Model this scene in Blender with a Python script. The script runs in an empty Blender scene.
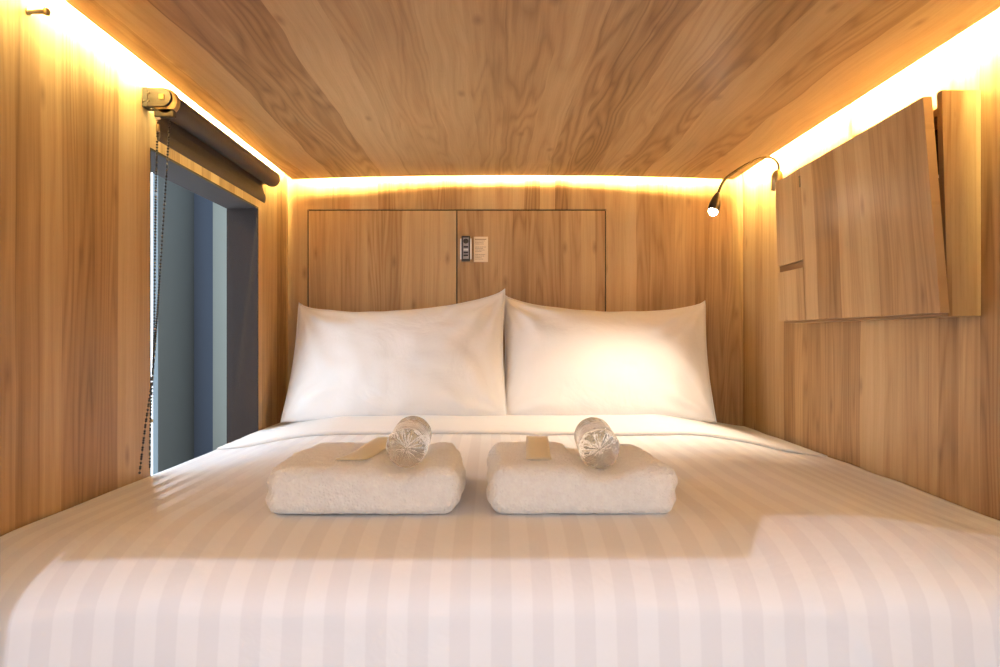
import bpy, bmesh, math, random
from mathutils import Vector, noise, Matrix
random.seed(7)
C = bpy.context.scene
COL = C.collection
F = 700.0; VX, VY = 491.0, 336.0
D = 2.60; XL, XR = -0.755, 0.936; ZC = 0.58
def P(px, py, d):
    return Vector(((px-VX)*d/F, d, (VY-py)*d/F))
def sst(a, b, t):
    t = max(0.0, min(1.0, (t-a)/(b-a))); return t*t*(3-2*t)

# ------------------------------------------------------------------ helpers
def thing(name, label, cat, loc=(0,0,0), group=None):
    o = bpy.data.objects.new(name, None); COL.objects.link(o)
    o.location = loc; o.empty_display_size = 0.05
    o['label'] = label; o['category'] = cat
    if group: o['group'] = group
    return o
def tag(o, label, cat, group=None):
    o['label'] = label; o['category'] = cat
    if group: o['group'] = group
    return o
def obj(name, bm, mat, parent=None, smooth=False, auto=None):
    """bm is in world coordinates; it is shifted to the root's location"""
    root = parent; off = Vector((0,0,0)); p = parent
    while p is not None:
        off += Vector(p.location); p = p.parent
    if parent is not None: bmesh.ops.translate(bm, verts=bm.verts, vec=-off)
    bmesh.ops.recalc_face_normals(bm, faces=bm.faces)
    me = bpy.data.meshes.new(name); bm.to_mesh(me); bm.free()
    me.materials.append(mat)
    if smooth:
        for p in me.polygons: p.use_smooth = True
    o = bpy.data.objects.new(name, me); COL.objects.link(o)
    if parent is not None: o.parent = parent
    if auto:
        m = o.modifiers.new('bevel', 'BEVEL'); m.width = auto; m.segments = 2; m.limit_method = 'ANGLE'
    return o
def struct(name, bm, mat, smooth=False, parent=None, auto=None):
    o = obj(name, bm, mat, parent, smooth, auto)
    if parent is None: o['kind'] = 'structure'
    return o
def add_box(bm, x0, x1, y0, y1, z0, z1):
    v = [bm.verts.new((x, y, z)) for z in (z0, z1) for y in (y0, y1) for x in (x0, x1)]
    for f in ((0,2,3,1),(4,5,7,6),(0,1,5,4),(2,6,7,3),(0,4,6,2),(1,3,7,5)):
        bm.faces.new([v[i] for i in f])
    return v
def box(*a):
    bm = bmesh.new(); add_box(bm, *a); return bm
def add_tube(bm, pts, radii, n=16, caps=True):
    pts = [Vector(p) for p in pts]
    if not hasattr(radii, '__len__'): radii = [radii]*len(pts)
    rings = []; up = None
    for i, p in enumerate(pts):
        t = (pts[min(i+1, len(pts)-1)] - pts[max(i-1, 0)]).normalized()
        if up is None:
            up = Vector((0,0,1)) if abs(t.z) < 0.9 else Vector((1,0,0))
        a = t.cross(up).normalized(); b = a.cross(t).normalized(); up = b
        rings.append([bm.verts.new(p + (a*math.cos(2*math.pi*k/n) + b*math.sin(2*math.pi*k/n))*radii[i]) for k in range(n)])
    for r, s in zip(rings, rings[1:]):
        for k in range(n): bm.faces.new((r[k], r[(k+1) % n], s[(k+1) % n], s[k]))
    if caps:
        bm.faces.new(rings[0]); bm.faces.new(rings[-1][::-1])
def tube(pts, radii, n=16, caps=True):
    bm = bmesh.new(); add_tube(bm, pts, radii, n, caps); return bm
def smooth_path(pts, m=8):
    pts = [Vector(p) for p in pts]; out = []
    for i in range(len(pts)-1):
        p0 = pts[max(i-1,0)]; p1 = pts[i]; p2 = pts[i+1]; p3 = pts[min(i+2, len(pts)-1)]
        for k in range(m):
            t = k/m
            out.append(0.5*((2*p1) + (p2-p0)*t + (2*p0-5*p1+4*p2-p3)*t*t + (3*p1-p0-3*p2+p3)*t**3))
    out.append(pts[-1]); return out
def rbox_bm(h, r, n=24, fn=None):
    """rounded box centred at the origin, half sizes h, corner radius r; fn moves each point"""
    bm = bmesh.new(); vm = {}
    inner = [max(a-r, 0) for a in h]
    def V(p):
        k = tuple(round(c, 5) for c in p)
        if k in vm: return vm[k]
        w = Vector([p[i]*h[i] for i in range(3)])
        q = Vector([max(-inner[i], min(inner[i], w[i])) for i in range(3)])
        d = w - q
        w = q + d.normalized()*r if d.length > 1e-9 else w
        if fn: w = fn(w, k)
        vm[k] = bm.verts.new(w); return vm[k]
    for ax in range(3):
        a1, a2 = (ax+1) % 3, (ax+2) % 3
        n1 = max(4, int(n*h[a1]/max(h))); n2 = max(4, int(n*h[a2]/max(h)))
        for s in (-1, 1):
            for i in range(n1):
                for j in range(n2):
                    q = []
                    for (di, dj) in ((0,0),(1,0),(1,1),(0,1)):
                        p = [0,0,0]; p[ax] = s
                        p[a1] = -1+2*(i+di)/n1; p[a2] = -1+2*(j+dj)/n2
                        q.append(V(p))
                    try: bm.faces.new(q)
                    except ValueError: pass
    return bm

# ------------------------------------------------------------------ materials
class NT:
    def __init__(s, name):
        s.m = bpy.data.materials.new(name); s.m.use_nodes = True
        s.t = s.m.node_tree; s.n = s.t.nodes; s.l = s.t.links
        s.b = s.n['Principled BSDF']; s.out = s.n['Material Output']
    def new(s, typ, **kw):
        x = s.n.new(typ)
        for k, v in kw.items(): setattr(x, k, v)
        return x
    def link(s, a, b): s.l.new(a, b)
    def val(s, inp, v):
        if hasattr(v, 'is_linked') or isinstance(v, bpy.types.NodeSocket): s.l.new(v, inp)
        else: inp.default_value = v
    def math(s, op, a, b=0.0, clamp=False):
        x = s.new('ShaderNodeMath', operation=op, use_clamp=clamp)
        s.val(x.inputs[0], a); s.val(x.inputs[1], b); return x.outputs[0]
    def comb(s, a, b, c):
        x = s.new('ShaderNodeCombineXYZ')
        s.val(x.inputs[0], a); s.val(x.inputs[1], b); s.val(x.inputs[2], c); return x.outputs[0]
    def noise(s, vec, scale, detail=3, rough=0.5, dist=0.0):
        x = s.new('ShaderNodeTexNoise'); s.link(vec, x.inputs['Vector'])
        x.inputs['Scale'].default_value = scale; x.inputs['Detail'].default_value = detail
        x.inputs['Roughness'].default_value = rough; x.inputs['Distortion'].default_value = dist
        return x.outputs[0]
    def ramp(s, fac, stops, interp='LINEAR'):
        x = s.new('ShaderNodeValToRGB'); s.link(fac, x.inputs[0]); cr = x.color_ramp; cr.interpolation = interp
        while len(cr.elements) < len(stops): cr.elements.new(0.5)
        for e, (p, c) in zip(cr.elements, stops):
            e.position = p; e.color = (*c, 1) if len(c) == 3 else c
        return x.outputs[0]
    def mix(s, fac, a, b, mode='MIX'):
        x = s.new('ShaderNodeMix', data_type='RGBA', blend_type=mode)
        s.val(x.inputs[0], fac)
        for k, v in ((6, a), (7, b)):
            if isinstance(v, tuple): x.inputs[k].default_value = (*v, 1) if len(v) == 3 else v
            else: s.link(v, x.inputs[k])
        return x.outputs[2]
    def bump(s, h, strength, dist):
        x = s.new('ShaderNodeBump'); s.link(h, x.inputs['Height'])
        x.inputs['Strength'].default_value = strength; x.inputs['Distance'].default_value = dist
        s.link(x.outputs[0], s.b.inputs['Normal'])

def plain(name, col, rough=0.5, metal=0.0, bump=0, bscale=300, spec=0.5):
    t = NT(name); t.b.inputs['Base Color'].default_value = (*col, 1)
    t.b.inputs['Roughness'].default_value = rough; t.b.inputs['Metallic'].default_value = metal
    t.b.inputs['Specular IOR Level'].default_value = spec
    tc = t.new('ShaderNodeTexCoord')
    nz = t.noise(tc.outputs['Object'], bscale, 3)
    col2 = tuple(c*0.86 for c in col)
    t.link(t.mix(t.math('MULTIPLY', nz, 0.5), col, col2), t.b.inputs['Base Color'])
    if bump: t.bump(nz, bump, 0.002)
    return t.m
def emit(name, col, s):
    t = NT(name); e = t.new('ShaderNodeEmission')
    e.inputs[0].default_value = (*col, 1); e.inputs[1].default_value = s
    t.link(e.outputs[0], t.out.inputs[0]); return t.m

def wood(name, u='X', v='Z', seed=0.0, wavy=1.0, tone=1.0, width=1.0, RINGS=110.0, RA=0.16):
    """laminate of narrow staves; u runs across the grain, v along it"""
    t = NT(name); tc = t.new('ShaderNodeTexCoord'); sp = t.new('ShaderNodeSeparateXYZ')
    t.link(tc.outputs['Object'], sp.inputs[0])
    U = sp.outputs['XYZ'.index(u)]; V = sp.outputs['XYZ'.index(v)]
    base = t.comb(t.math('MULTIPLY', U, 3.0), t.math('MULTIPLY', V, 1.3), seed+3.1)
    w1 = t.math('MULTIPLY', t.math('SUBTRACT', t.noise(base, 1.0, 2), 0.5), 0.06*wavy)
    w2v = t.comb(t.math('MULTIPLY', U, 9.0), t.math('MULTIPLY', V, 5.0), seed+9.7)
    w2 = t.math('MULTIPLY', t.math('SUBTRACT', t.noise(w2v, 1.0, 2), 0.5), 0.014*wavy)
    Uw = t.math('ADD', t.math('ADD', U, w1), w2)
    # staves: cells of a 1D voronoi over the (slightly warped) across coordinate
    vo = t.new('ShaderNodeTexVoronoi', voronoi_dimensions='1D', feature='F1')
    t.link(t.math('ADD', Uw, seed+20.0), vo.inputs['W']); vo.inputs['Scale'].default_value = 17.0/width
    sc = t.new('ShaderNodeSeparateColor'); t.link(vo.outputs['Color'], sc.inputs[0])
    cell = sc.outputs[0]
    broad = t.noise(t.comb(t.math('MULTIPLY', Uw, 7.0/width), t.math('MULTIPLY', V, 0.25), seed), 1.0, 2)
    # growth rings: sin of the warped across coordinate, warp grows along the grain
    rw = t.noise(t.comb(t.math('MULTIPLY', Uw, 9.0), t.math('MULTIPLY', V, 0.45+0.22*wavy), t.math('ADD', t.math('MULTIPLY', cell, 3.0), seed+5.0)), 1.0, 2, 0.45)
    ring = t.math('SINE', t.math('MULTIPLY', rw, RINGS))
    ring = t.math('ADD', t.math('MULTIPLY', ring, 0.5), 0.5)
    fine = t.noise(t.comb(t.math('MULTIPLY', Uw, 260.0), t.math('MULTIPLY', V, 5.0), seed), 1.0, 4, 0.6)
    med = t.noise(t.comb(t.math('MULTIPLY', Uw, 45.0), t.math('MULTIPLY', V, 1.1), seed+2), 1.0, 3, 0.6)
    pore = t.noise(t.comb(t.math('MULTIPLY', Uw, 500.0), t.math('MULTIPLY', V, 30.0), seed), 1.0, 2, 0.5)
    f = t.math('ADD', t.math('MULTIPLY', cell, 0.40), t.math('MULTIPLY', broad, 0.42))
    f = t.math('ADD', f, t.math('MULTIPLY', t.math('SUBTRACT', med, 0.5), 0.42))
    f = t.math('ADD', f, t.math('MULTIPLY', t.math('SUBTRACT', fine, 0.5), 0.24))
    f = t.math('ADD', f, t.math('MULTIPLY', t.math('MULTIPLY', t.math('SUBTRACT', t.math('POWER', ring, 0.5), 0.6), t.math('SUBTRACT', 1.15, cell)), RA))
    f = t.math('ADD', f, 0.07)
    cols = [(0.10, (0.20, 0.105, 0.045)), (0.34, (0.34, 0.198, 0.092)), (0.52, (0.47, 0.300, 0.150)),
            (0.68, (0.555, 0.375, 0.198)), (0.92, (0.64, 0.465, 0.275))]
    cols = [(p, tuple(x*tone for x in c)) for p, c in cols]
    c = t.ramp(f, cols)
    # small knots
    kv = t.new('ShaderNodeTexVoronoi', feature='F1', voronoi_dimensions='2D')
    t.link(t.comb(t.math('MULTIPLY', Uw, 5.0), t.math('MULTIPLY', V, 1.9), 0.0), kv.inputs['Vector'])
    kv.inputs['Scale'].default_value = 1.0
    kn = t.math('SUBTRACT', 1.0, t.math('MULTIPLY', kv.outputs['Distance'], 17.0), clamp=True)
    c = t.mix(t.math('MULTIPLY', kn, 0.55), c, (0.16*tone, 0.075*tone, 0.035*tone))
    pm = t.math('MULTIPLY', t.math('GREATER_THAN', pore, 0.66), 0.18)
    c = t.mix(pm, c, (0.25*tone, 0.13*tone, 0.06*tone))
    t.link(c, t.b.inputs['Base Color'])
    t.b.inputs['Roughness'].default_value = 0.42
    t.b.inputs['Specular IOR Level'].default_value = 0.35
    t.bump(fine, 0.08, 0.001)
    return t.m

def cotton(name, col, stripes=False, wr=0.25):
    t = NT(name); tc = t.new('ShaderNodeTexCoord'); oc = tc.outputs['Object']
    sp = t.new('ShaderNodeSeparateXYZ'); t.link(oc, sp.inputs[0])
    nz = t.noise(oc, 7.0, 4, 0.55, 0.6)
    weave = t.noise(oc, 900.0, 2)
    h = t.math('ADD', t.math('MULTIPLY', nz, 1.0), t.math('MULTIPLY', weave, 0.03))
    t.b.inputs['Base Color'].default_value = (*col, 1)
    t.b.inputs['Roughness'].default_value = 0.75
    t.b.inputs['Sheen Weight'].default_value = 0.15
    t.b.inputs['Specular IOR Level'].default_value = 0.25
    if stripes:
        s = t.math('SINE', t.math('MULTIPLY', sp.outputs[0], 2*math.pi/STRIPE))
        s = t.math('ADD', t.math('MULTIPLY', s, 4.0), 0.5, clamp=True)
        dark = tuple(a*b for a, b in zip(col, (0.94, 0.935, 0.94)))
        t.link(t.mix(s, col, dark), t.b.inputs['Base Color'])
        r = t.math('ADD', t.math('MULTIPLY', s, 0.3), 0.42)
        t.link(r, t.b.inputs['Roughness'])
    t.bump(h, wr, 0.02)
    return t.m
STRIPE = 0.052
M = {}
M['wood_left'] = wood('wood left wall', 'Y', 'Z', 1.0, 0.45)
M['wood_right'] = wood('wood right wall', 'Y', 'Z', 4.0, 0.45)
M['wood_back'] = wood('wood back wall', 'X', 'Z', 7.0, 0.5)
M['wood_door'] = wood('wood cupboard doors', 'X', 'Z', 12.0, 0.5)
M['wood_ceiling'] = wood('wood ceiling', 'X', 'Y', 15.0, 1.2, 0.98, 1.5, 95.0, 0.22)
M['wood_leaf'] = wood('wood table leaf', 'Y', 'Z', 22.0, 0.45, 0.95)
M['wood_box'] = wood('wood table box', 'X', 'Z', 27.7, 0.35, 0.8, 0.6)
M['dark_gap'] = plain('dark cavity', (0.02, 0.015, 0.01), 0.9)  # near-black colour stands in for shade inside gaps and cavities
M['duvet'] = cotton('striped sateen', (0.86, 0.84, 0.85), True, 0.18)
M['sheet'] = cotton('plain white sheet', (0.86, 0.84, 0.83), False, 0.25)
M['pillow'] = cotton('pillow cotton', (0.86, 0.83, 0.82), False, 0.35)
M['led'] = emit('warm led diffuser', (1.0, 0.79, 0.29), 740.0)
M['led_side'] = plain('aluminium channel', (0.7, 0.7, 0.7), 0.4, 0.8)
M['lamp_lens'] = emit('reading lamp lens', (1.0, 0.90, 0.74), 60.0)
M['dark_metal'] = plain('dark bronze metal', (0.10, 0.075, 0.05), 0.35, 0.8)
M['brass'] = plain('brushed brass', (0.42, 0.32, 0.17), 0.35, 0.8)
M['bracket'] = plain('bronze plastic bracket', (0.024, 0.020, 0.015), 0.4, 0.1)
M['blind'] = plain('dark grey blind fabric', (0.075, 0.064, 0.058), 0.6, 0, 0.15, 900)
M['bead'] = plain('black bead chain', (0.02, 0.018, 0.018), 0.3)
M['jamb'] = plain('charcoal felt lining', (0.026, 0.018, 0.017), 0.85, 0, 0.6, 420)
M['corridor_wall'] = plain('blue grey corridor paint', (0.125, 0.165, 0.19), 0.7)
M['corridor_end'] = plain('slate blue corridor paint', (0.09, 0.13, 0.20), 0.7)
M['corridor_trim'] = plain('pale grey green trim', (0.30, 0.36, 0.35), 0.7)
M['daylight'] = emit('daylight in corridor window', (0.80, 0.90, 1.0), 2.8)
M['floor'] = plain('grey vinyl floor', (0.25, 0.22, 0.2), 0.5, 0, 0.1, 40)
M['steel'] = plain('satin steel', (0.75, 0.72, 0.68), 0.3, 0.9)
M['black_plastic'] = plain('black plastic', (0.035, 0.025, 0.025), 0.35)
M['panel_face'] = plain('pale grey keypad face', (0.42, 0.38, 0.40), 0.45)
M['ink'] = plain('grey print', (0.30, 0.20, 0.12), 0.8)
M['paper'] = plain('cream notice paper', (0.86, 0.70, 0.50), 0.7)
M['sachet'] = plain('cream sachet paper', (0.85, 0.77, 0.58), 0.4, 0, 0.1, 80)
M['white_plastic'] = plain('white plastic', (0.8, 0.78, 0.74), 0.4)
M['mattress'] = plain('mattress ticking', (0.75, 0.74, 0.72), 0.8)
# terry cloth
t = NT('white terry cloth'); tc = t.new('ShaderNodeTexCoord')
vo = t.new('ShaderNodeTexVoronoi', feature='F1'); t.link(tc.outputs['Object'], vo.inputs['Vector']); vo.inputs['Scale'].default_value = 240
nz = t.noise(tc.outputs['Object'], 90, 4, 0.6)
h = t.math('ADD', t.math('MULTIPLY', vo.outputs['Distance'], 0.7), nz)
t.b.inputs['Roughness'].default_value = 0.95; t.b.inputs['Sheen Weight'].default_value = 0.5
t.b.inputs['Specular IOR Level'].default_value = 0.1
t.link(t.ramp(nz, [(0.3, (0.90, 0.875, 0.87)), (0.7, (0.96, 0.95, 0.94))]), t.b.inputs['Base Color'])
t.bump(h, 0.9, 0.003); M['terry'] = t.m
# water-filled clear plastic
t = NT('clear bottle plastic'); t.b.inputs['Transmission Weight'].default_value = 0.86
t.b.inputs['IOR'].default_value = 1.16; t.b.inputs['Roughness'].default_value = 0.02
t.b.inputs['Base Color'].default_value = (1.0, 0.99, 0.96, 1)
tc = t.new('ShaderNodeTexCoord'); nz = t.noise(tc.outputs['Object'], 110, 2); t.bump(nz, 0.9, 0.004)
M['bottle'] = t.m
t = NT('translucent amber cap'); t.b.inputs['Transmission Weight'].default_value = 0.4
t.b.inputs['Roughness'].default_value = 0.25; t.b.inputs['Base Color'].default_value = (0.85, 0.72, 0.5, 1)
M['cap'] = t.m

# ------------------------------------------------------------------ the setting
ZT = 0.66   # top of the walls / underside of the cove cap
YF = -0.20  # pod opening
WY0, WY1, WZ0, WZ1 = 1.55, 2.27, -0.42, 0.418
bm = bmesh.new()
T = 0.10
add_box(bm, XL-T, XL, YF, WY0, -0.80, ZT)
add_box(bm, XL-T, XL, WY1, D+0.1, -0.80, ZT)
add_box(bm, XL-T, XL, WY0, WY1, WZ1, ZT)
add_box(bm, XL-T, XL, WY0, WY1, -0.80, WZ0)
struct('wall_left', bm, M['wood_left'])
# right wall: two sheets with a fine joint near the back corner
bm = bmesh.new()
add_box(bm, XR, XR+0.05, YF, D+0.1, -0.80, ZT)
struct('wall_right', bm, M['wood_right'])
# back wall around the cupboard opening
DX0, DX1, DXM, DZ1, DZ0 = -0.682, 0.428, -0.127, 0.470, -0.30
bm = bmesh.new()
add_box(bm, XL, DX0, D, D+0.1, -0.80, ZT)
add_box(bm, DX1, XR, D, D+0.1, -0.80, ZT)
add_box(bm, DX0, DX1, D, D+0.1, DZ1, ZT)
add_box(bm, DX0, DX1, D, D+0.1, -0.80, DZ0)
struct('wall_back', bm, M['wood_back'])
# ceiling panel, very slightly crowned
bm = bmesh.new()
cx0, cx1, cy0, cy1 = -0.730, 0.890, -0.08, 2.568
n = 24; rows = []
for y in (cy0, cy1):
    for dz in (0, 0.022):
        row = []
        for i in range(n+1):
            x = cx0 + (cx1-cx0)*i/n; s = (2*i/n-1)
            row.append(bm.verts.new((x, y, ZC - 0.006 + dz + 0.014*(1-s*s))))
        rows.append(row)
a, b, c, d = rows
for i in range(n):
    bm.faces.new((a[i], a[i+1], c[i+1], c[i])); bm.faces.new((b[i], d[i], d[i+1], b[i+1]))
    bm.faces.new((a[i], b[i], b[i+1], a[i+1])); bm.faces.new((c[i], c[i+1], d[i+1], d[i]))
bm.faces.new((a[0], c[0], d[0], b[0])); bm.faces.new((a[n], b[n], d[n], c[n]))
struct('ceiling', bm, M['wood_ceiling'])
# slab that closes the cove above the panel
struct('trim_1', box(XL-T, XR+0.05, YF, D+0.1, ZT, ZT+0.04), M['white_plastic'])
struct('floor', box(-3.0, 2.5, -2.5, 3.6, -0.84, -0.80), M['floor'])
# charcoal lining of the window opening
g = 0.006
bm = bmesh.new()
add_box(bm, XL-T, XL+0.001, WY0, WY1, WZ1-g, WZ1-0.0005)
add_box(bm, XL-T, XL+0.001, WY0, WY1, WZ0+0.0005, WZ0+g)
add_box(bm, XL-T, XL+0.001, WY1-g, WY1-0.0005, WZ0+g, WZ1-g)
add_box(bm, XL-T, XL+0.001, WY0+0.0005, WY0+0.002, WZ0+g, WZ1-g)
struct('window_1', bm, M['jamb'])
# corridor outside the opening
CX = -1.35
YA = -CX*F/333.0; YB = -CX*F/297.0
struct('wall_corridor', box(CX-0.05, CX, YA, YB, -0.80, 1.2), M['corridor_wall'])
struct('wall_corridor_end', box(CX-0.05, XL-T-0.02, YB, YB+0.05, -0.80, 1.2), M['corridor_end'])
xt = -276*YB/F
struct('trim_2', box(xt, XL-T-0.02, YB-0.025, YB-0.0005, -0.80, 1.2), M['corridor_trim'])
struct('ceiling_corridor', box(CX-0.05, XL-T, 0.6, YB+0.05, 1.2, 1.24), M['corridor_wall'])
wn = struct('window_2', box(CX-0.03, CX-0.02, 1.25, YA-0.002, -0.60, 1.1), M['daylight'])
bm = bmesh.new()
add_box(bm, CX-0.05, CX, 1.20, YA-0.001, 1.1, 1.2); add_box(bm, CX-0.05, CX, 1.20, YA-0.001, -0.80, -0.60)
add_box(bm, CX-0.05, CX, 1.20, 1.25, -0.60, 1.1)
struct('trim_3', bm, M['white_plastic'])

# ------------------------------------------------------------------ cove lighting
def led(name, x0, x1, y0, y1, side, zb_, label):
    """a slim channel standing on the ceiling panel's edge, its diffuser facing the wall"""
    r = thing(name, label, 'light', ((x0+x1)/2, (y0+y1)/2, zb_), 'warm light strips in the ceiling cove')
    obj('channel', box(x0, x1, y0, y1, zb_+0.0005, zb_+0.018), M['led_side'], r)
    z0, z1 = zb_+0.002, zb_+0.0165; e = 0.004
    if side == 'W': q = (x0-e, x0-0.0003, y0, y1, z0, z1)
    if side == 'E': q = (x1+0.0003, x1+e, y0, y1, z0, z1)
    if side == 'N': q = (x0, x1, y1+0.0003, y1+e, z0, z1)
    obj('diffuser', box(*q), M['led'], r)
zp = ZC-0.006+0.022
led('light_strip', -0.7260, -0.7180, 0.0, 2.54, 'W', zp, 'warm light strip glowing along the left wall above the blind')
led('light_strip', 0.8780, 0.8860, 0.0, 2.54, 'E', zp, 'warm light strip glowing along the right wall above the fold-down table')
led('light_strip', -0.69, 0.85, 2.547, 2.555, 'N', zp+0.014, 'warm light strip glowing along the back wall above the cupboard doors')

# ------------------------------------------------------------------ cupboard in the back wall
cup = thing('cupboard', 'flush wooden wall cupboard with two doors behind the pillows', 'cupboard', (DX0, D, DZ0))
gp = 0.0045
bm = bmesh.new()
add_box(bm, DX0+0.0005, DX1-0.0005, D+0.06, D+0.07, DZ0+0.0005, DZ1-0.0005)
obj('back_panel', bm, M['dark_gap'], cup)
obj('door', box(DX0+gp, DXM-gp/2, D-0.0005, D+0.018, DZ0+gp, DZ1-gp), M['wood_door'], cup)
obj('door', box(DXM+gp/2, DX1-gp, D-0.0005, D+0.018, DZ0+gp, DZ1-gp), M['wood_back'], cup)
bm = bmesh.new()
for x0, x1 in ((DX0+0.0006, DX0+gp-0.0008), (DX1-gp+0.0008, DX1-0.0006), (DXM-gp/2+0.0004, DXM+gp/2-0.0004)):
    add_box(bm, x0, x1, D+0.004, D+0.05, DZ0+gp, DZ1-gp)
add_box(bm, DX0+gp, DX1-gp, D+0.004, D+0.05, DZ1-gp+0.0006, DZ1-0.0006)
obj('gap_shade', bm, M['dark_gap'], cup)  # near-black strips that paint the shade into the gaps round the doors

# control panel on the right door
k = thing('control_panel', 'small black and steel control panel on the cupboard door beside the door joint', 'control panel', (-0.093, D, 0.32))
x0, x1, z0, z1 = [*(P(460.3, 0, D).x, P(471.6, 0, D).x), P(0, 261.5, D).z, P(0, 236.5, D).z]
fx0, fx1 = x0+0.005, x1-0.005
obj('mounting_plate', box(x0, x1, D-0.004, D-0.001, z0+0.008, z1-0.008), M['steel'], k, auto=0.0008)
bm = bmesh.new()
add_box(bm, fx0, fx0+0.005, D-0.016, D-0.004, z0, z1); add_box(bm, fx1-0.005, fx1, D-0.016, D-0.004, z0, z1)
add_box(bm, fx0+0.005, fx1-0.005, D-0.016, D-0.004, z0, z0+0.008); add_box(bm, fx0+0.005, fx1-0.005, D-0.016, D-0.004, z1-0.006, z1)
obj('frame', bm, M['black_plastic'], k, auto=0.0008)
obj('face', box(fx0+0.005, fx1-0.005, D-0.012, D-0.004, z0+0.008, z1-0.006), M['panel_face'], k)
cxp = (fx0+fx1)/2
obj('speaker', tube([(cxp, D-0.012, z1-0.019), (cxp, D-0.0145, z1-0.019), (cxp, D-0.015, z1-0.019)], [0.0095, 0.0095, 0.007], 24), M['black_plastic'], k)
for i in range(4):
    zz = z1-0.040-i*0.0105
    obj('button', box(cxp-0.0085, cxp+0.0085, D-0.0145, D-0.012, zz-0.003, zz+0.003), M['black_plastic'] if i in (0, 2, 3) else M['steel'], k, auto=0.0005)
# paper notice
nt = thing('notice', 'small cream printed notice stuck on the cupboard door right of the control panel', 'notice', (-0.04, D, 0.32))
x0, x1, z0, z1 = P(473.8, 0, D).x, P(488, 0, D).x, P(0, 262, D).z, P(0, 236.8, D).z
obj('sheet', box(x0, x1, D-0.0022, D-0.0005, z0, z1), M['paper'], nt)
bm = bmesh.new(); yy = D-0.0024
zz = z1-0.011; add_box(bm, x0+0.004, x1-0.006, yy, D-0.0022, zz, zz+0.0028)
for i, wd in enumerate([0.9, 0.75, 0.82, 0, 0.95, 0.7, 0.85, 0.6, 0, 0.9, 0.8, 0.55, 0.7]):
    zz -= 0.0056
    if wd:
        a = x0+0.006; e = x0+0.006+(x1-x0-0.012)*wd
        while a < e-0.002:
            l = random.uniform(0.003, 0.008); add_box(bm, a, min(a+l, e), yy, D-0.0022, zz, zz+0.0016); a += l+0.0012
obj('printed_lines', bm, M['ink'], nt)

# ------------------------------------------------------------------ bed
FOOT = 0.87; RY = 0.21; RZ = 0.09
def bed_z(x, y):
    z = -0.272
    u = (x-XL)/(XR-XL)
    dl = x-XL; dr = XR-x
    z -= 0.036*(1-sst(0.0, 0.30, dl))
    z -= 0.062*(1-sst(0.0, 0.42, dr))
    # far end falls a little more at the right edge
    z += 0.0
    z += 0.0045*noise.noise(Vector((x*2.2, y*2.0, 1.3))) + 0.0022*noise.noise(Vector((x*7, y*5, 4.1)))
    # soft diagonal wrinkles
    z += 0.0016*math.sin((x*1.0+y*0.5)*38 + 3*noise.noise(Vector((x*3, y*3, 0))))*sst(0.35, 0.8, x)*(0.5+0.5*noise.noise(Vector((x*4, y*4, 7))))
    return z
bed = thing('bed', 'double bed filling the whole width of the wooden pod', 'bed', (0.09, 1.6, -0.80))
obj('base', box(XL+0.02, XR-0.02, FOOT+0.06, D-0.012, -0.797, -0.582), M['wood_box'], bed, auto=0.004)
obj('mattress', rbox_bm(((XR-XL)/2-0.02, (D-FOOT-0.09)/2, 0.10), 0.04, 24,
    lambda w, k: w + Vector(((XL+XR)/2, (D+FOOT+0.07)/2-0.012, -0.480))), M['mattress'], bed, True)
# duvet: profile swept along y, rounding over the foot
bm = bmesh.new(); nx = 190
prof = []
for i in range(26): prof.append(('drop', -0.70 + (0.70-0.272-RZ)*i/26.0))
for i in range(17): prof.append(('arc', i/16*math.pi/2))
ys = []; y = FOOT+RY
while y < 2.555: y += 0.0125; ys.append(y)
for y in ys: prof.append(('top', y))
grid = []
for i in range(nx+1):
    s = i/nx; x = XL+0.006 + (XR-XL-0.012)*s; col = []
    foot = FOOT + 0.004*noise.noise(Vector((x*5, 0, 2))) + 0.03*(1-sst(0, 0.12, x-XL)) + 0.03*(1-sst(0, 0.12, XR-x))
    for typ, v in prof:
        if typ == 'drop':
            zt = -0.272-RZ; t_ = (zt-v)/0.4
            yy = foot + 0.012*t_*math.sin(x*26+2*noise.noise(Vector((x*3, 0, 0)))) - 0.010*math.sin(min(1, t_*2)*math.pi)
            zz = v + (bed_z(x, FOOT+RY)+0.272)
        elif typ == 'arc':
            yy = foot + RY - RY*math.cos(v); zz = bed_z(x, FOOT+RY) - RZ + RZ*math.sin(v)**0.9
        else:
            yy = v + (foot-FOOT)*(1-sst(FOOT+RY, FOOT+RY+0.3, v)); zz = bed_z(x, v)
            if yy > 1.95: zz -= 0.012*sst(1.95, 2.0, yy)
        if yy < FOOT+0.16:
            wk = noise.noise(Vector((x*9+zz*7, zz*4-x*2, 3.3))); wk = (1-abs(wk)*2.2)
            yy -= 0.007*max(0, wk)**2*sst(0.15, 0.55, x)*(1-sst(-0.36, -0.30, zz))
        col.append(bm.verts.new((x, yy, zz)))
    grid.append(col)
m = len(prof)
for i in range(nx):
    for j in range(m-1): bm.faces.new((grid[i][j], grid[i+1][j], grid[i+1][j+1], grid[i][j+1]))
duvet = obj('duvet', bm, M['duvet'], None, True)
sm = duvet.modifiers.new('thickness', 'SOLIDIFY'); sm.thickness = 0.018; sm.offset = -1
if sum(p.normal.z*p.area for p in duvet.data.polygons) < 0: sm.offset = 1
tag(duvet, 'white duvet with woven satin stripes spread over the whole bed', 'duvet')
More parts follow.
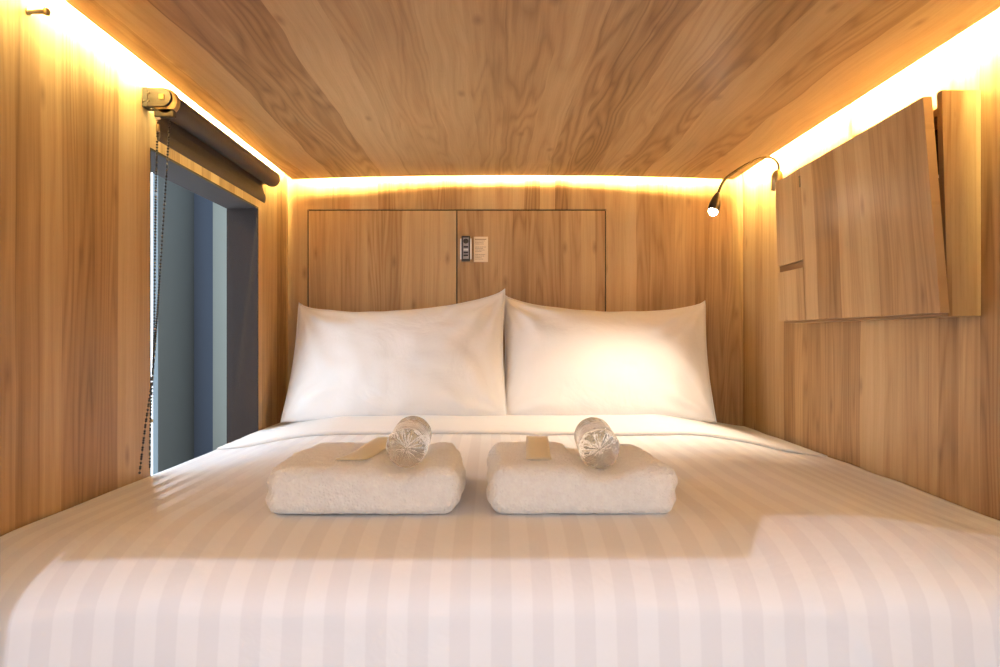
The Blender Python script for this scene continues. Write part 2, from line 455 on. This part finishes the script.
# turned-down top sheet (a soft doubled band across the bed at the pillows)
bm = bmesh.new(); sec = []
nx2 = 160; grid = []
for i in range(nx2+1):
    s = i/nx2; x = XL+0.008 + (XR-XL-0.016)*s; col = []
    ye = 1.915 + 0.010*math.sin(x*3+1) + 0.02*sst(0.6, 0.9, x) + 0.0015*math.sin(x*31)
    rr = 0.0062
    for k_ in range(7):
        a = -math.pi/2 + math.pi*k_/6
        col.append((ye - rr*math.cos(a)*1.6 + rr*1.6, -0.0012 + rr*(1+math.sin(a))))
    for q_ in range(33):
        yy = ye+0.02 + (2.570-ye-0.02)*q_/32; col.append((yy, 2*rr-0.0012 + 0.0015*noise.noise(Vector((x*6, yy*9, 9))) + 0.0012*math.sin(yy*90 + 2*noise.noise(Vector((x*3, yy, 0))))*(1-sst(2.0, 2.2, yy))))
    edge = 1 - 0.7*(1-sst(0.0, 0.18, XR-x)) - 0.6*(1-sst(0.0, 0.1, x-XL))
    flat = 0.35
    grid.append([bm.verts.new((x, a, bed_z(x, a) + b*edge)) for a, b in col])
for i in range(nx2):
    for j in range(len(grid[0])-1): bm.faces.new((grid[i][j], grid[i+1][j], grid[i+1][j+1], grid[i][j+1]))
sh = obj('top_sheet', bm, M['sheet'], None, True)
tag(sh, 'plain white top sheet turned down in a band in front of the pillows', 'sheet')

# ------------------------------------------------------------------ pillows
def pillow(name, label, c00, c10, c01, c11, dip, side, seed, thick=0.085):
    """corners: bottom left, bottom right, top left, top right (world)"""
    cen = (c00+c10)/2
    r = thing(name, label, 'pillow', cen, 'white pillows against the cupboard')
    n1, n2 = 88, 60
    nrm = (c10-c00).cross(c01-c00).normalized()      # points away from viewer or to viewer
    if nrm.y > 0: nrm = -nrm
    bm = bmesh.new(); fr = []; bk = []
    def base(u, v):
        p = c00*(1-u)*(1-v) + c10*u*(1-v) + c01*(1-u)*v + c11*u*v
        up = ((c01-c00)+(c11-c10)).normalized(); rt = (c10-c00).normalized()
        p = p - up*(dip*(4*u*(1-u))**0.62 + 0.0035*noise.noise(Vector((u*9, seed, 0)))*min(1, 8*u*(1-u)))*v**2
        p = p + rt*side*math.sin(math.pi*v)*((1-u)**3 - u**3)
        return p
    for i in range(n1+1):
        A = []; B = []
        for j in range(n2+1):
            u = i/n1; v = j/n2
            a = 1-abs(2*u-1)**2.6; b = 1-abs(2*v-1)**2.3
            h = (max(a, 0)**0.62)*(max(b, 0)**0.58)
            # flatter at the top, fuller low down
            h *= 1.12-0.28*v
            # wrinkles that run out from the corners
            w = 0
            for (cu, cv, am) in ((0, 0, 0.5), (1, 0, 0.6), (0, 1, 0.8), (1, 1, 1.0)):
                du = (u-cu)*1.6; dv = v-cv; rad = math.hypot(du, dv); ang = math.atan2(dv, du)
                w += am*0.006*math.sin(ang*11+seed*2+2.5*noise.noise(Vector((du*4, dv*4, seed))))*math.exp(-((rad-0.28)/0.22)**2)
            w += 0.0075*noise.noise(Vector((u*3.5, v*3.0, seed*3))) + 0.0025*noise.noise(Vector((u*11, v*8, seed)))
            p = base(u, v); edge = min(1, min(u, 1-u, v, 1-v)*14)
            A.append(bm.verts.new(p + nrm*(thick*h + w*edge*1.2 + 0.001)))
            if i in (0, n1) or j in (0, n2): B.append(A[-1])
            else: B.append(bm.verts.new(p - nrm*(thick*0.62*h)))
        fr.append(A); bk.append(B)
    for i in range(n1):
        for j in range(n2):
            bm.faces.new((fr[i][j], fr[i+1][j], fr[i+1][j+1], fr[i][j+1]))
            bm.faces.new((bk[i][j], bk[i][j+1], bk[i+1][j+1], bk[i+1][j]))
    obj('pillowcase', bm, M['pillow'], r, True)
    # seam round the outline
    pts = [base(i/40, 1) for i in range(41)] + [base(1, 1-j/24) for j in range(1, 25)]
    pts = [base(0, j/24) for j in range(0, 24)] + pts
    obj('seam', tube(pts, 0.0026, 8), M['pillow'], r, True)
    return r
yb, yt = 2.33, 2.50
zb = -0.272
def PZ(px, d, z): v = P(px, 0, d); return Vector((v.x, d, z))
pillow('pillow', 'white pillow on the left side of the bed leaning on the cupboard',
       PZ(281, yb, zb-0.016), PZ(507, yb-0.02, zb), P(299, 303, yt), P(505, 289, yt-0.04), 0.058, 0.012, 1.0)
pillow('pillow', 'white pillow on the right side under the reading lamp',
       PZ(501, yb, zb), PZ(716, yb, zb-0.016), P(503, 294, yt), P(705, 301, yt), 0.056, 0.012, 2.3)

# ------------------------------------------------------------------ towels
def towel(name, label, xa, xb, seed):
    ya, yb_ = 1.050, 1.370
    zb_ = max(bed_z(x, y) for x in (xa, (xa+xb)/2, xb) for y in (ya, 1.2, yb_)) - 0.001
    H = 0.074; hx = (xb-xa)/2; hy = (yb_-ya)/2
    cx = (xa+xb)/2; cy = (ya+yb_)/2
    def fn(w, k):
        p = Vector(w)
        # folded edge at the front is full, the loose end at the back is lower
        t_ = (p.y+hy)/(2*hy)
        top = (p.z + H/2)/H
        p.z -= H*0.12*top*sst(0.55, 1.0, t_)
        # dents across the top where the bottle presses
        p.z += top*0.006*noise.noise(Vector((p.x*9, p.y*9, seed)))
        p.z -= top*0.011*math.exp(-((p.x-(0.059 if seed < 1.5 else 0.034))/0.036)**4)
        p.x += 0.006*noise.noise(Vector((p.y*10, p.z*22, seed+5)))*(1 if abs(k[0]) > 0.85 else 0.3)
        p.x -= (0.016*sst(0.3, 1, t_) if p.x > 0 else -0.0)*top
        # layered folds on the short sides
        if abs(k[0]) > 0.8:
            p.x -= math.copysign(0.0022, k[0])*(0.5-0.5*math.cos(top*3*2*math.pi))*(abs(k[0])-0.8)*5 
        fz = Vector(p)*260
        d_ = 0.0011*noise.noise(fz) + 0.0012*noise.noise(fz*0.37)
        q = Vector((p.x/hx, p.y/hy, p.z/(H/2))).normalized()
        p += q*d_
        return p + Vector((cx, cy, zb_ + H/2))
    r = thing(name, label, 'towel', (cx, cy, zb_), 'folded towels on the duvet')
    obj('folded_cloth', rbox_bm((hx, hy, H/2), 0.024, 130, fn), M['terry'], r, True)
    return zb_ + H
zt1 = towel('towel', 'folded white terry towel on the left half of the bed', -0.343, -0.046, 1.0)
zt2 = towel('towel', 'folded white terry towel on the right half of the bed', -0.005, 0.284, 2.0)

# sachets lying on the towels
def sachet(label, cx, cy, z, w, l, ang):
    r = thing('sachet', label, 'sachet', (cx, cy, z), 'paper sachets on the towels')
    bm = bmesh.new(); n_ = 14; top = []; bot = []
    for i in range(n_+1):
        for j in range(7):
            u = i/n_-0.5; v = j/6-0.5
            th = 0.0006 + 0.0028*(1-(2*u)**4)*(1-(2*v)**2)
            x = v*w; y = u*l; zz = 0.0015*math.sin(u*7)+0.001+0.011*(i/n_)**2
            X = x*math.cos(ang)-y*math.sin(ang); Y = x*math.sin(ang)+y*math.cos(ang)
            top.append(bm.verts.new((cx+X, cy+Y, z+zz+th))); bot.append(bm.verts.new((cx+X, cy+Y, z+zz-0.0004)))
    for i in range(n_):
        for j in range(6):
            a = i*7+j; q = (a, a+1, a+8, a+7)
            bm.faces.new([top[t_] for t_ in q]); bm.faces.new([bot[t_] for t_ in q[::-1]])
    for i in range(n_):
        for a, b in ((i*7, i*7+7), (i*7+6, i*7+13)): bm.faces.new((top[a], top[b], bot[b], bot[a]))
    for j in range(6):
        for a, b in ((j, j+1), (n_*7+j, n_*7+j+1)): bm.faces.new((top[a], top[b], bot[b], bot[a]))
    obj('packet', bm, M['sachet'], r, True)
    c_, s_ = math.cos(ang), math.sin(ang); bm = bmesh.new()
    fy = -l/2+0.004
    v = add_box(bm, -w/2+0.002, w/2-0.002, fy, fy+0.002, 0.0012, 0.0030)
    for q in v:
        X, Y = q.co.x, q.co.y; q.co = Vector((cx+X*c_-Y*s_, cy+X*s_+Y*c_, z+q.co.z-0.0005))
    obj('crimped_edge', bm, M['white_plastic'], r)
sachet('cream paper sachet on the left towel beside the bottle', -0.205, 1.195, zt1+0.001, 0.045, 0.18, -0.22)
sachet('cream paper sachet on the right towel beside the bottle', 0.080, 1.195, zt2+0.002, 0.040, 0.18, -0.05)

# ------------------------------------------------------------------ bottles
def bottle(name, label, base, tip):
    base = Vector(base); tip = Vector(tip); ax = (tip-base).normalized(); L = (tip-base).length
    r = thing(name, label, 'bottle', base, 'small water bottles lying on the towels')
    s = Vector((1, 0, 0)); s = (s - ax*s.dot(ax)).normalized(); u = ax.cross(s)
    R_ = 0.0325
    prof_ = [(0.000, 0.0005), (0.001, 0.006), (0.001, 0.013), (0.000, 0.020), (0.002, 0.026), (0.006, 0.0300), (0.012, R_)]
    z = 0.018
    while z < 0.118:
        prof_ += [(z, R_), (z+0.003, R_-0.0014), (z+0.006, R_)]; z += 0.013
    prof_ += [(0.125, 0.0305), (0.133, 0.0250), (0.143, 0.018), (0.150, 0.0140), (0.156, 0.0125), (0.166, 0.0125), (0.166, 0.0005)]
    n_ = 60
    def ringpts(z, rad, petal):
        out = []
        for k_ in range(n_):
            a = 2*math.pi*k_/n_
            zz = z + petal*(0.5+0.5*math.cos(a*5))*0.006 + petal*0.002*math.cos(a*15)
            out.append(base + ax*zz*L/0.175 + (s*math.cos(a) + u*math.sin(a))*rad)
        return out
    bm = bmesh.new(); rings = []
    for (z, rad) in prof_:
        pet = math.sin(min(1, rad/0.030)*math.pi)**0.7 if z < 0.008 else 0.0
        rings.append([bm.verts.new(q) for q in ringpts(z, rad, pet if z < 0.008 else 0)])
    for a, b in zip(rings, rings[1:]):
        for k_ in range(n_): bm.faces.new((a[k_], a[(k_+1) % n_], b[(k_+1) % n_], b[k_]))
    bm.faces.new(rings[0]); bm.faces.new(rings[-1])
    obj('bottle_body', bm, M['bottle'], r, True)
    bm = bmesh.new(); q0 = base+ax*0.1565*L/0.175
    rr = []; nn = 72
    for (z, rad) in ((0, 0.0150), (0.001, 0.0160), (0.0150, 0.0160), (0.0165, 0.0145)):
        rr.append([bm.verts.new(q0 + ax*z + (s*math.cos(2*math.pi*k_/nn)+u*math.sin(2*math.pi*k_/nn))*(rad+(0.0004 if k_ % 2 else 0))) for k_ in range(nn)])
    for a, b in zip(rr, rr[1:]):
        for k_ in range(nn): bm.faces.new((a[k_], a[(k_+1) % nn], b[(k_+1) % nn], b[k_]))
    bm.faces.new(rr[0]); bm.faces.new(rr[-1])
    obj('cap', bm, M['cap'], r, False)
bottle('water_bottle', 'clear water bottle lying on the left towel with its base to the front', (P(406, 0, 1.085).x, 1.085, zt1+0.0235), (P(416, 0, 1.28).x, 1.28, zt1+0.0295))
bottle('water_bottle', 'clear water bottle lying on the right towel with its base to the front', (P(600, 0, 1.085).x, 1.085, zt2+0.0215), (P(590, 0, 1.28).x, 1.28, zt2+0.0265))

# ------------------------------------------------------------------ roller blind
TX, TZ, TR = -0.712, 0.511, 0.0265
BY0, BY1 = 1.525, 2.285
bl = thing('roller_blind', 'dark grey roller blind rolled up above the window with hanging bead chain', 'blind', (XL, (BY0+BY1)/2, TZ))
def cyl(c, r0, y0, y1, n_=40, bev=0.002):
    return tube([(c[0], y0, c[1]), (c[0], y0+0.0001, c[1]), (c[0], y0+bev, c[1]), (c[0], y1-bev, c[1]), (c[0], y1, c[1])], [r0-bev, r0-bev*0.9, r0, r0, r0-bev], n_)
obj('fabric_roll', cyl((TX, TZ), TR, BY0+0.012, BY1, 48, 0.006), M['blind'], bl, True)
bm = bmesh.new(); prof_ = []
for i in range(9):
    a = math.pi*i/16*1.0
    prof_.append((TX-(TR+0.0006)*math.cos(a*0.5+math.pi*0.0), TZ+0.004-0.0*i))
prof_ = [(TX-TR-0.0005, TZ+0.003), (TX-TR-0.0008, TZ-0.03), (TX-TR+0.005, TZ-0.052)]
hy0, hy1 = BY0+0.02, BY1-0.02
va = []
for (x, z) in prof_:
    va.append([bm.verts.new((x+o, y, z)) for o in (-0.0006, 0.0006) for y in (hy0, hy1)])
for a, b in zip(va, va[1:]):
    bm.faces.new((a[0], a[1], b[1], b[0])); bm.faces.new((a[2], b[2], b[3], a[3]))
    bm.faces.new((a[0], b[0], b[2], a[2])); bm.faces.new((a[1], a[3], b[3], b[1]))
bm.faces.new((va[0][0], va[0][2], va[0][3], va[0][1])); bm.faces.new((va[-1][0], va[-1][1], va[-1][3], va[-1][2]))
obj('fabric_drop', bm, M['blind'], bl)
bm = bmesh.new(); hx_, hz_ = TX-TR+0.005, TZ-0.066
n_ = 20; e0 = []; e1 = []
for k_ in range(n_):
    a = 2*math.pi*k_/n_; e0.append(bm.verts.new((hx_+0.0045*math.cos(a), hy0-0.001, hz_+0.015*math.sin(a)))); e1.append(bm.verts.new((hx_+0.0045*math.cos(a), hy1+0.001, hz_+0.015*math.sin(a))))
for k_ in range(n_): bm.faces.new((e0[k_], e0[(k_+1) % n_], e1[(k_+1) % n_], e1[k_]))
bm.faces.new(e0); bm.faces.new(e1)
obj('hem_bar', bm, M['blind'], bl, False)
# near bracket: stadium plate from the wall round the tube end
def stadium(y0, y1, r_, xw, zc_, shrink=0):
    bm = bmesh.new(); pts = []
    for k_ in range(21):
        a = -math.pi/2 + math.pi*k_/20; pts.append((TX+r_*math.cos(a), zc_+r_*math.sin(a)))
    pts += [(xw, zc_+r_), (xw, zc_-r_)]
    A = [bm.verts.new((x, y0, z)) for x, z in pts]; B = [bm.verts.new((x, y1, z)) for x, z in pts]
    for k_ in range(len(pts)): bm.faces.new((A[k_], A[(k_+1) % len(pts)], B[(k_+1) % len(pts)], B[k_]))
    bm.faces.new(A); bm.faces.new(B[::-1]); return bm
br = obj('bracket', stadium(BY0-0.012, BY0-0.006, 0.0205, XL+0.0125, TZ+0.006), M['bracket'], bl, False, 0.0012)
for zz, xx in ((TZ+0.014, -0.035), (TZ-0.003, -0.048), (TZ-0.003, -0.035)):
    obj('screw', cyl((TX+xx*0.8, zz), 0.0028, BY0-0.0135, BY0-0.012, 14, 0.0004), M['dark_metal'], br, True)
obj('clip', box(TX-0.006, TX+0.006, BY0-0.0145, BY0-0.012, TZ+0.000, TZ+0.012), M['brass'], br, False, 0.0008)
obj('wall_plate', box(XL+0.0005, XL+0.0125, BY0-0.012, BY0+0.02, TZ-0.015, TZ+0.027), M['bracket'], bl, False, 0.001)
obj('clutch_ring', cyl((TX+0.004, TZ-0.001), 0.0285, BY0-0.006, BY0+0.010, 40, 0.003), M['brass'], bl, True)
bm = bmesh.new()
add_box(bm, TX-0.020, TX+0.024, BY0-0.006, BY0+0.008, TZ-0.036, TZ-0.015)
obj('chain_guide', bm, M['bracket'], bl, False, 0.003)
obj('end_bracket', stadium(BY1+0.001, BY1+0.004, 0.016, XL+0.0005, TZ), M['bracket'], bl)
# bead chain: one loop, two falls
def beads(pts, r_=0.0029, step=0.0066):
    bm = bmesh.new(); path = smooth_path(pts, 24); acc = 0; last = path[0]
    add_tube(bm, path[::4]+[path[-1]], 0.0006, 5)
    for p in path:
        acc += (p-last).length; last = p
        if acc >= step:
            acc -= step
            bmesh.ops.create_icosphere(bm, subdivisions=1, radius=r_, matrix=Matrix.Translation(p))
    return bm
yc = BY0
bt = bed_z(-0.71, yc)+0.004
c1 = [P(158, 118, yc-0.002), P(156, 180, yc), P(155, 250, yc), P(154, 330, yc), P(152, 385, yc), P(150.5, 425, yc), P(150, 468, yc)]
c2 = [P(170, 117, yc+0.002), P(166, 180, yc), P(160, 270, yc), P(156, 330, yc), P(152, 380, yc-0.02), P(145.5, 425, yc-0.06), P(139.5, 474, yc-0.09)]
ch = obj('bead_chain', beads(c1), M['bead'], bl, True); obj('bead_chain', beads(c2), M['bead'], bl, True)
cc = P(158, 128, yc-0.002)
obj('chain_connector', tube([cc+Vector((0,0,0.008)), cc+Vector((0,0,0.007)), cc-Vector((0,0,0.007)), cc-Vector((0,0,0.008))], [0.002, 0.0042, 0.0042, 0.002], 14), M['brass'], bl, True)
cc = P(158, 118, yc-0.002)
obj('chain_stop', tube([cc+Vector((-0.005,0,0)), cc+Vector((0.005,0,0))], [0.003, 0.003], 12), M['white_plastic'], bl, True)
cc = P(151.5, 421, yc)
obj('chain_stop', tube([cc+Vector((0,0,0.004)), cc-Vector((0,0,0.004))], [0.0032, 0.0032], 12), M['brass'], bl, True)

# ------------------------------------------------------------------ wall peg, top left
y_ = 1.14; a = P(29, 11.5, y_); b = P(49, 11.5, y_)
pg = thing('wall_peg', 'small brass peg sticking out of the left wall near the ceiling', 'peg', (XL, y_, a.z))
xw = XL+0.0005
obj('shaft', tube([(xw, y_, a.z), (xw+0.004, y_, a.z), (xw+0.0042, y_, a.z), (b.x-0.006, y_, a.z)], [0.006, 0.006, 0.0040, 0.0040], 20), M['brass'], pg, True)
obj('knob', tube([(b.x-0.0065, y_, a.z), (b.x-0.006, y_, a.z), (b.x-0.001, y_, a.z-0.0005), (b.x+0.001, y_, a.z-0.0005)], [0.004, 0.0064, 0.0064, 0.004], 20), M['brass'], pg, True)
obj('pin', tube([(b.x-0.008, y_, a.z+0.003), (b.x-0.008, y_, a.z+0.011)], [0.0014, 0.0006], 10), M['brass'], pg, True)

# ------------------------------------------------------------------ fold-down table on the right wall
TY0, TY1 = 1.337, 2.080
ft = thing('folding_table', 'wooden fold-down table hanging slightly open on the right wall', 'table', (XR, (TY0+TY1)/2, 0.04))
XB = 0.873      # inner face of the box
bm = bmesh.new(); th = 0.016
e = 0.0008
add_box(bm, XB, XR, TY0, TY0+th, 0.038, 0.470)
for v in bm.verts:
    if v.co.z > 0.3 and v.co.x < 0.9: v.co.x -= 0.012
obj('side_board', bm, M['wood_box'], ft, False, 0.0008)
add = box(XB, XR-e, TY1-th, TY1, 0.038, 0.450); obj('side_board', add, M['wood_box'], ft, False, 0.0008)
obj('bottom_board', box(XB, XR-e, TY0+th+e, TY1-th-e, 0.038, 0.038+th), M['wood_box'], ft, False, 0.0008)
obj('top_board', box(XB, XR-e, TY0+th+e, TY1-th-e, 0.430, 0.446), M['wood_box'], ft, False, 0.0008)
obj('inner_back', box(XR-0.010, XR-0.002, TY0+th+e, TY1-th-e, 0.055, 0.429), M['dark_gap'], ft)
SY, SZ0, SZ1 = 1.905, 0.187, 0.207
def leaf_box(y0, y1, z0, z1, thk=0.018):
    """board hinged at the bottom, leaning out at the top"""
    bm = box(0, 1, y0, y1, z0, z1)
    for v in bm.verts:
        fz = (v.co.z-0.040)/(0.456-0.040)
        fy = (v.co.y-TY0)/(TY1-TY0); top = 0.822+0.022*fy
        xo = 0.856 + (top-0.856)*fz
        v.co.x = xo + thk*v.co.x
    return bm
lf = leaf_box(TY0-0.004, SY-0.0012, 0.044, 0.456)
l2 = bpy.data.meshes.new('tmp'); q_ = leaf_box(SY-0.0012, TY1, SZ1, 0.456); q_.to_mesh(l2); q_.free(); lf.from_mesh(l2); bpy.data.meshes.remove(l2)
obj('table_leaf', lf, M['wood_leaf'], ft, False, 0.0009)
obj('side_flap', leaf_box(SY+0.0012, TY1, 0.044, SZ0), M['wood_leaf'], ft, False, 0.0009)
bm = leaf_box(SY+0.0012, TY1-0.002, SZ0+0.001, SZ1-0.001, 0.004)
for v in bm.verts: v.co.x += 0.006
obj('finger_slot', bm, M['wood_box'], ft)
bm = box(0, 1, SY-0.004, SY+0.005, 0.405, 0.436)
for v in bm.verts:
    xo = 0.856 + (0.839-0.856)*((v.co.z-0.04)/0.416); v.co.x = xo - 0.0015 + 0.0016*v.co.x
obj('latch', bm, M['dark_metal'], ft, False, 0.0005)
# stay arm seen in the gap at the near end
obj('stay_arm', tube([(0.846, TY0+0.03, 0.32), (0.912, TY0+0.03, 0.30)], 0.003, 10), M['steel'], ft, True)
# thin board fixed to the wall above/behind the table
wb = obj('wall_board', box(XR-0.010, XR-0.0008, 1.815, 2.16, 0.455, 0.63), M['wood_right'], None, False, 0.0008)
tag(wb, 'thin wooden board on the right wall above the fold-down table', 'board')

# ------------------------------------------------------------------ reading lamp
d_ = 2.115
lp = thing('reading_lamp', 'lit gooseneck reading lamp reaching from the right wall over the pillow', 'lamp', (XR, d_, 0.5))
bc = P(777, 180, d_)
# half-round base on a short arm from the wall
obj('base', tube([(bc.x, d_, bc.z-0.030), (bc.x, d_, bc.z+0.012), (bc.x, d_, bc.z+0.024), (bc.x, d_, bc.z+0.030)], [0.017, 0.017, 0.013, 0.005], 28), M['brass'], lp, True)
obj('wall_arm', tube([(bc.x+0.012, d_, bc.z-0.01), (XR-0.012, d_, bc.z-0.01)], [0.008, 0.008], 16), M['dark_metal'], lp, True)
obj('wall_plate', tube([(XR-0.0125, d_, bc.z-0.01), (XR-0.010, d_, bc.z-0.01)], [0.022, 0.022], 24), M['brass'], lp, True)
hd = 2.03
np_ = [P(778.5, 171, d_), P(778, 164, d_-0.002), P(773, 158.5, d_-0.008), P(766, 157, d_-0.015), P(756, 160, d_-0.03), P(744, 166, d_-0.05), P(733, 173, d_-0.065), P(725, 179.5, d_-0.075), P(720.5, 187, hd+0.005), P(718, 194, hd)]
obj('gooseneck', tube(smooth_path(np_, 8), 0.0042, 14), M['dark_metal'], lp, True)
h0 = P(718, 193, hd); h1 = P(713.2, 211, hd-0.018)
dh = (h1-h0)
obj('lamp_head', tube([h0, h0+dh*0.1, h0+dh*0.35, h0+dh*0.7, h0+dh*0.97, h1], [0.005, 0.008, 0.0135, 0.0165, 0.0165, 0.0155], 28), M['dark_metal'], lp, True)
l0 = h0+dh*1.005; l1 = h0+dh*1.10
obj('lens', tube([l0, l0+(l1-l0)*0.9, l0+(l1-l0)*1.9, l0+(l1-l0)*2.3], [0.0135, 0.0125, 0.008, 0.002], 24), M['lamp_lens'], lp, True)
ld = bpy.data.lights.new('reading lamp beam', 'SPOT'); ld.energy = 16.0; ld.color = (1.0, 0.86, 0.66)
ld.spot_size = math.radians(95); ld.spot_blend = 0.9; ld.shadow_soft_size = 0.012
lo = bpy.data.objects.new('reading_lamp_light', ld); COL.objects.link(lo)
lo.location = l1 + dh.normalized()*0.012
tgt = Vector((0.42, 2.06, -0.25)); lo.rotation_euler = (tgt-lo.location).to_track_quat('-Z', 'Y').to_euler()

# ------------------------------------------------------------------ added shadow board and the room light behind the camera
cr = obj('shadow_board', box(XL, -0.268, YF-0.03, YF, 0.618, 0.74), M['wood_back'], None, False, 0.002)  # unseen board, added to cast the hard shadow edge across the duvet
tag(cr, 'unseen wooden board added over the pod opening to shade the duvet', 'shadow board')
ad = bpy.data.lights.new('room downlight', 'AREA'); ad.shape = 'DISK'; ad.size = 0.012; ad.energy = 23; ad.color = (0.76, 0.82, 1.0)
ao = bpy.data.objects.new('room_downlight', ad); COL.objects.link(ao); ao.location = (-0.94, -1.5, 1.62)
ao.rotation_euler = (Vector((0.05, 1.0, -0.2))-ao.location).to_track_quat('-Z', 'Y').to_euler()
w = bpy.data.worlds.new('world'); C.world = w; w.use_nodes = True
w.node_tree.nodes['Background'].inputs[0].default_value = (1.0, 0.965, 0.94, 1)
w.node_tree.nodes['Background'].inputs[1].default_value = 1.15

# ------------------------------------------------------------------ camera
cd = bpy.data.cameras.new('camera'); cd.sensor_width = 36; cd.lens = 36*F/1000
cd.shift_x = 0.009; cd.shift_y = 0.0025; cd.clip_start = 0.02
co = bpy.data.objects.new('camera', cd); COL.objects.link(co); co.rotation_euler = (math.pi/2, 0, 0)
C.camera = co
vs = C.view_settings; vs.view_transform = 'Standard'; vs.look = 'None'; vs.gamma = 1.0; vs.exposure = 0.55
vs.use_curve_mapping = False
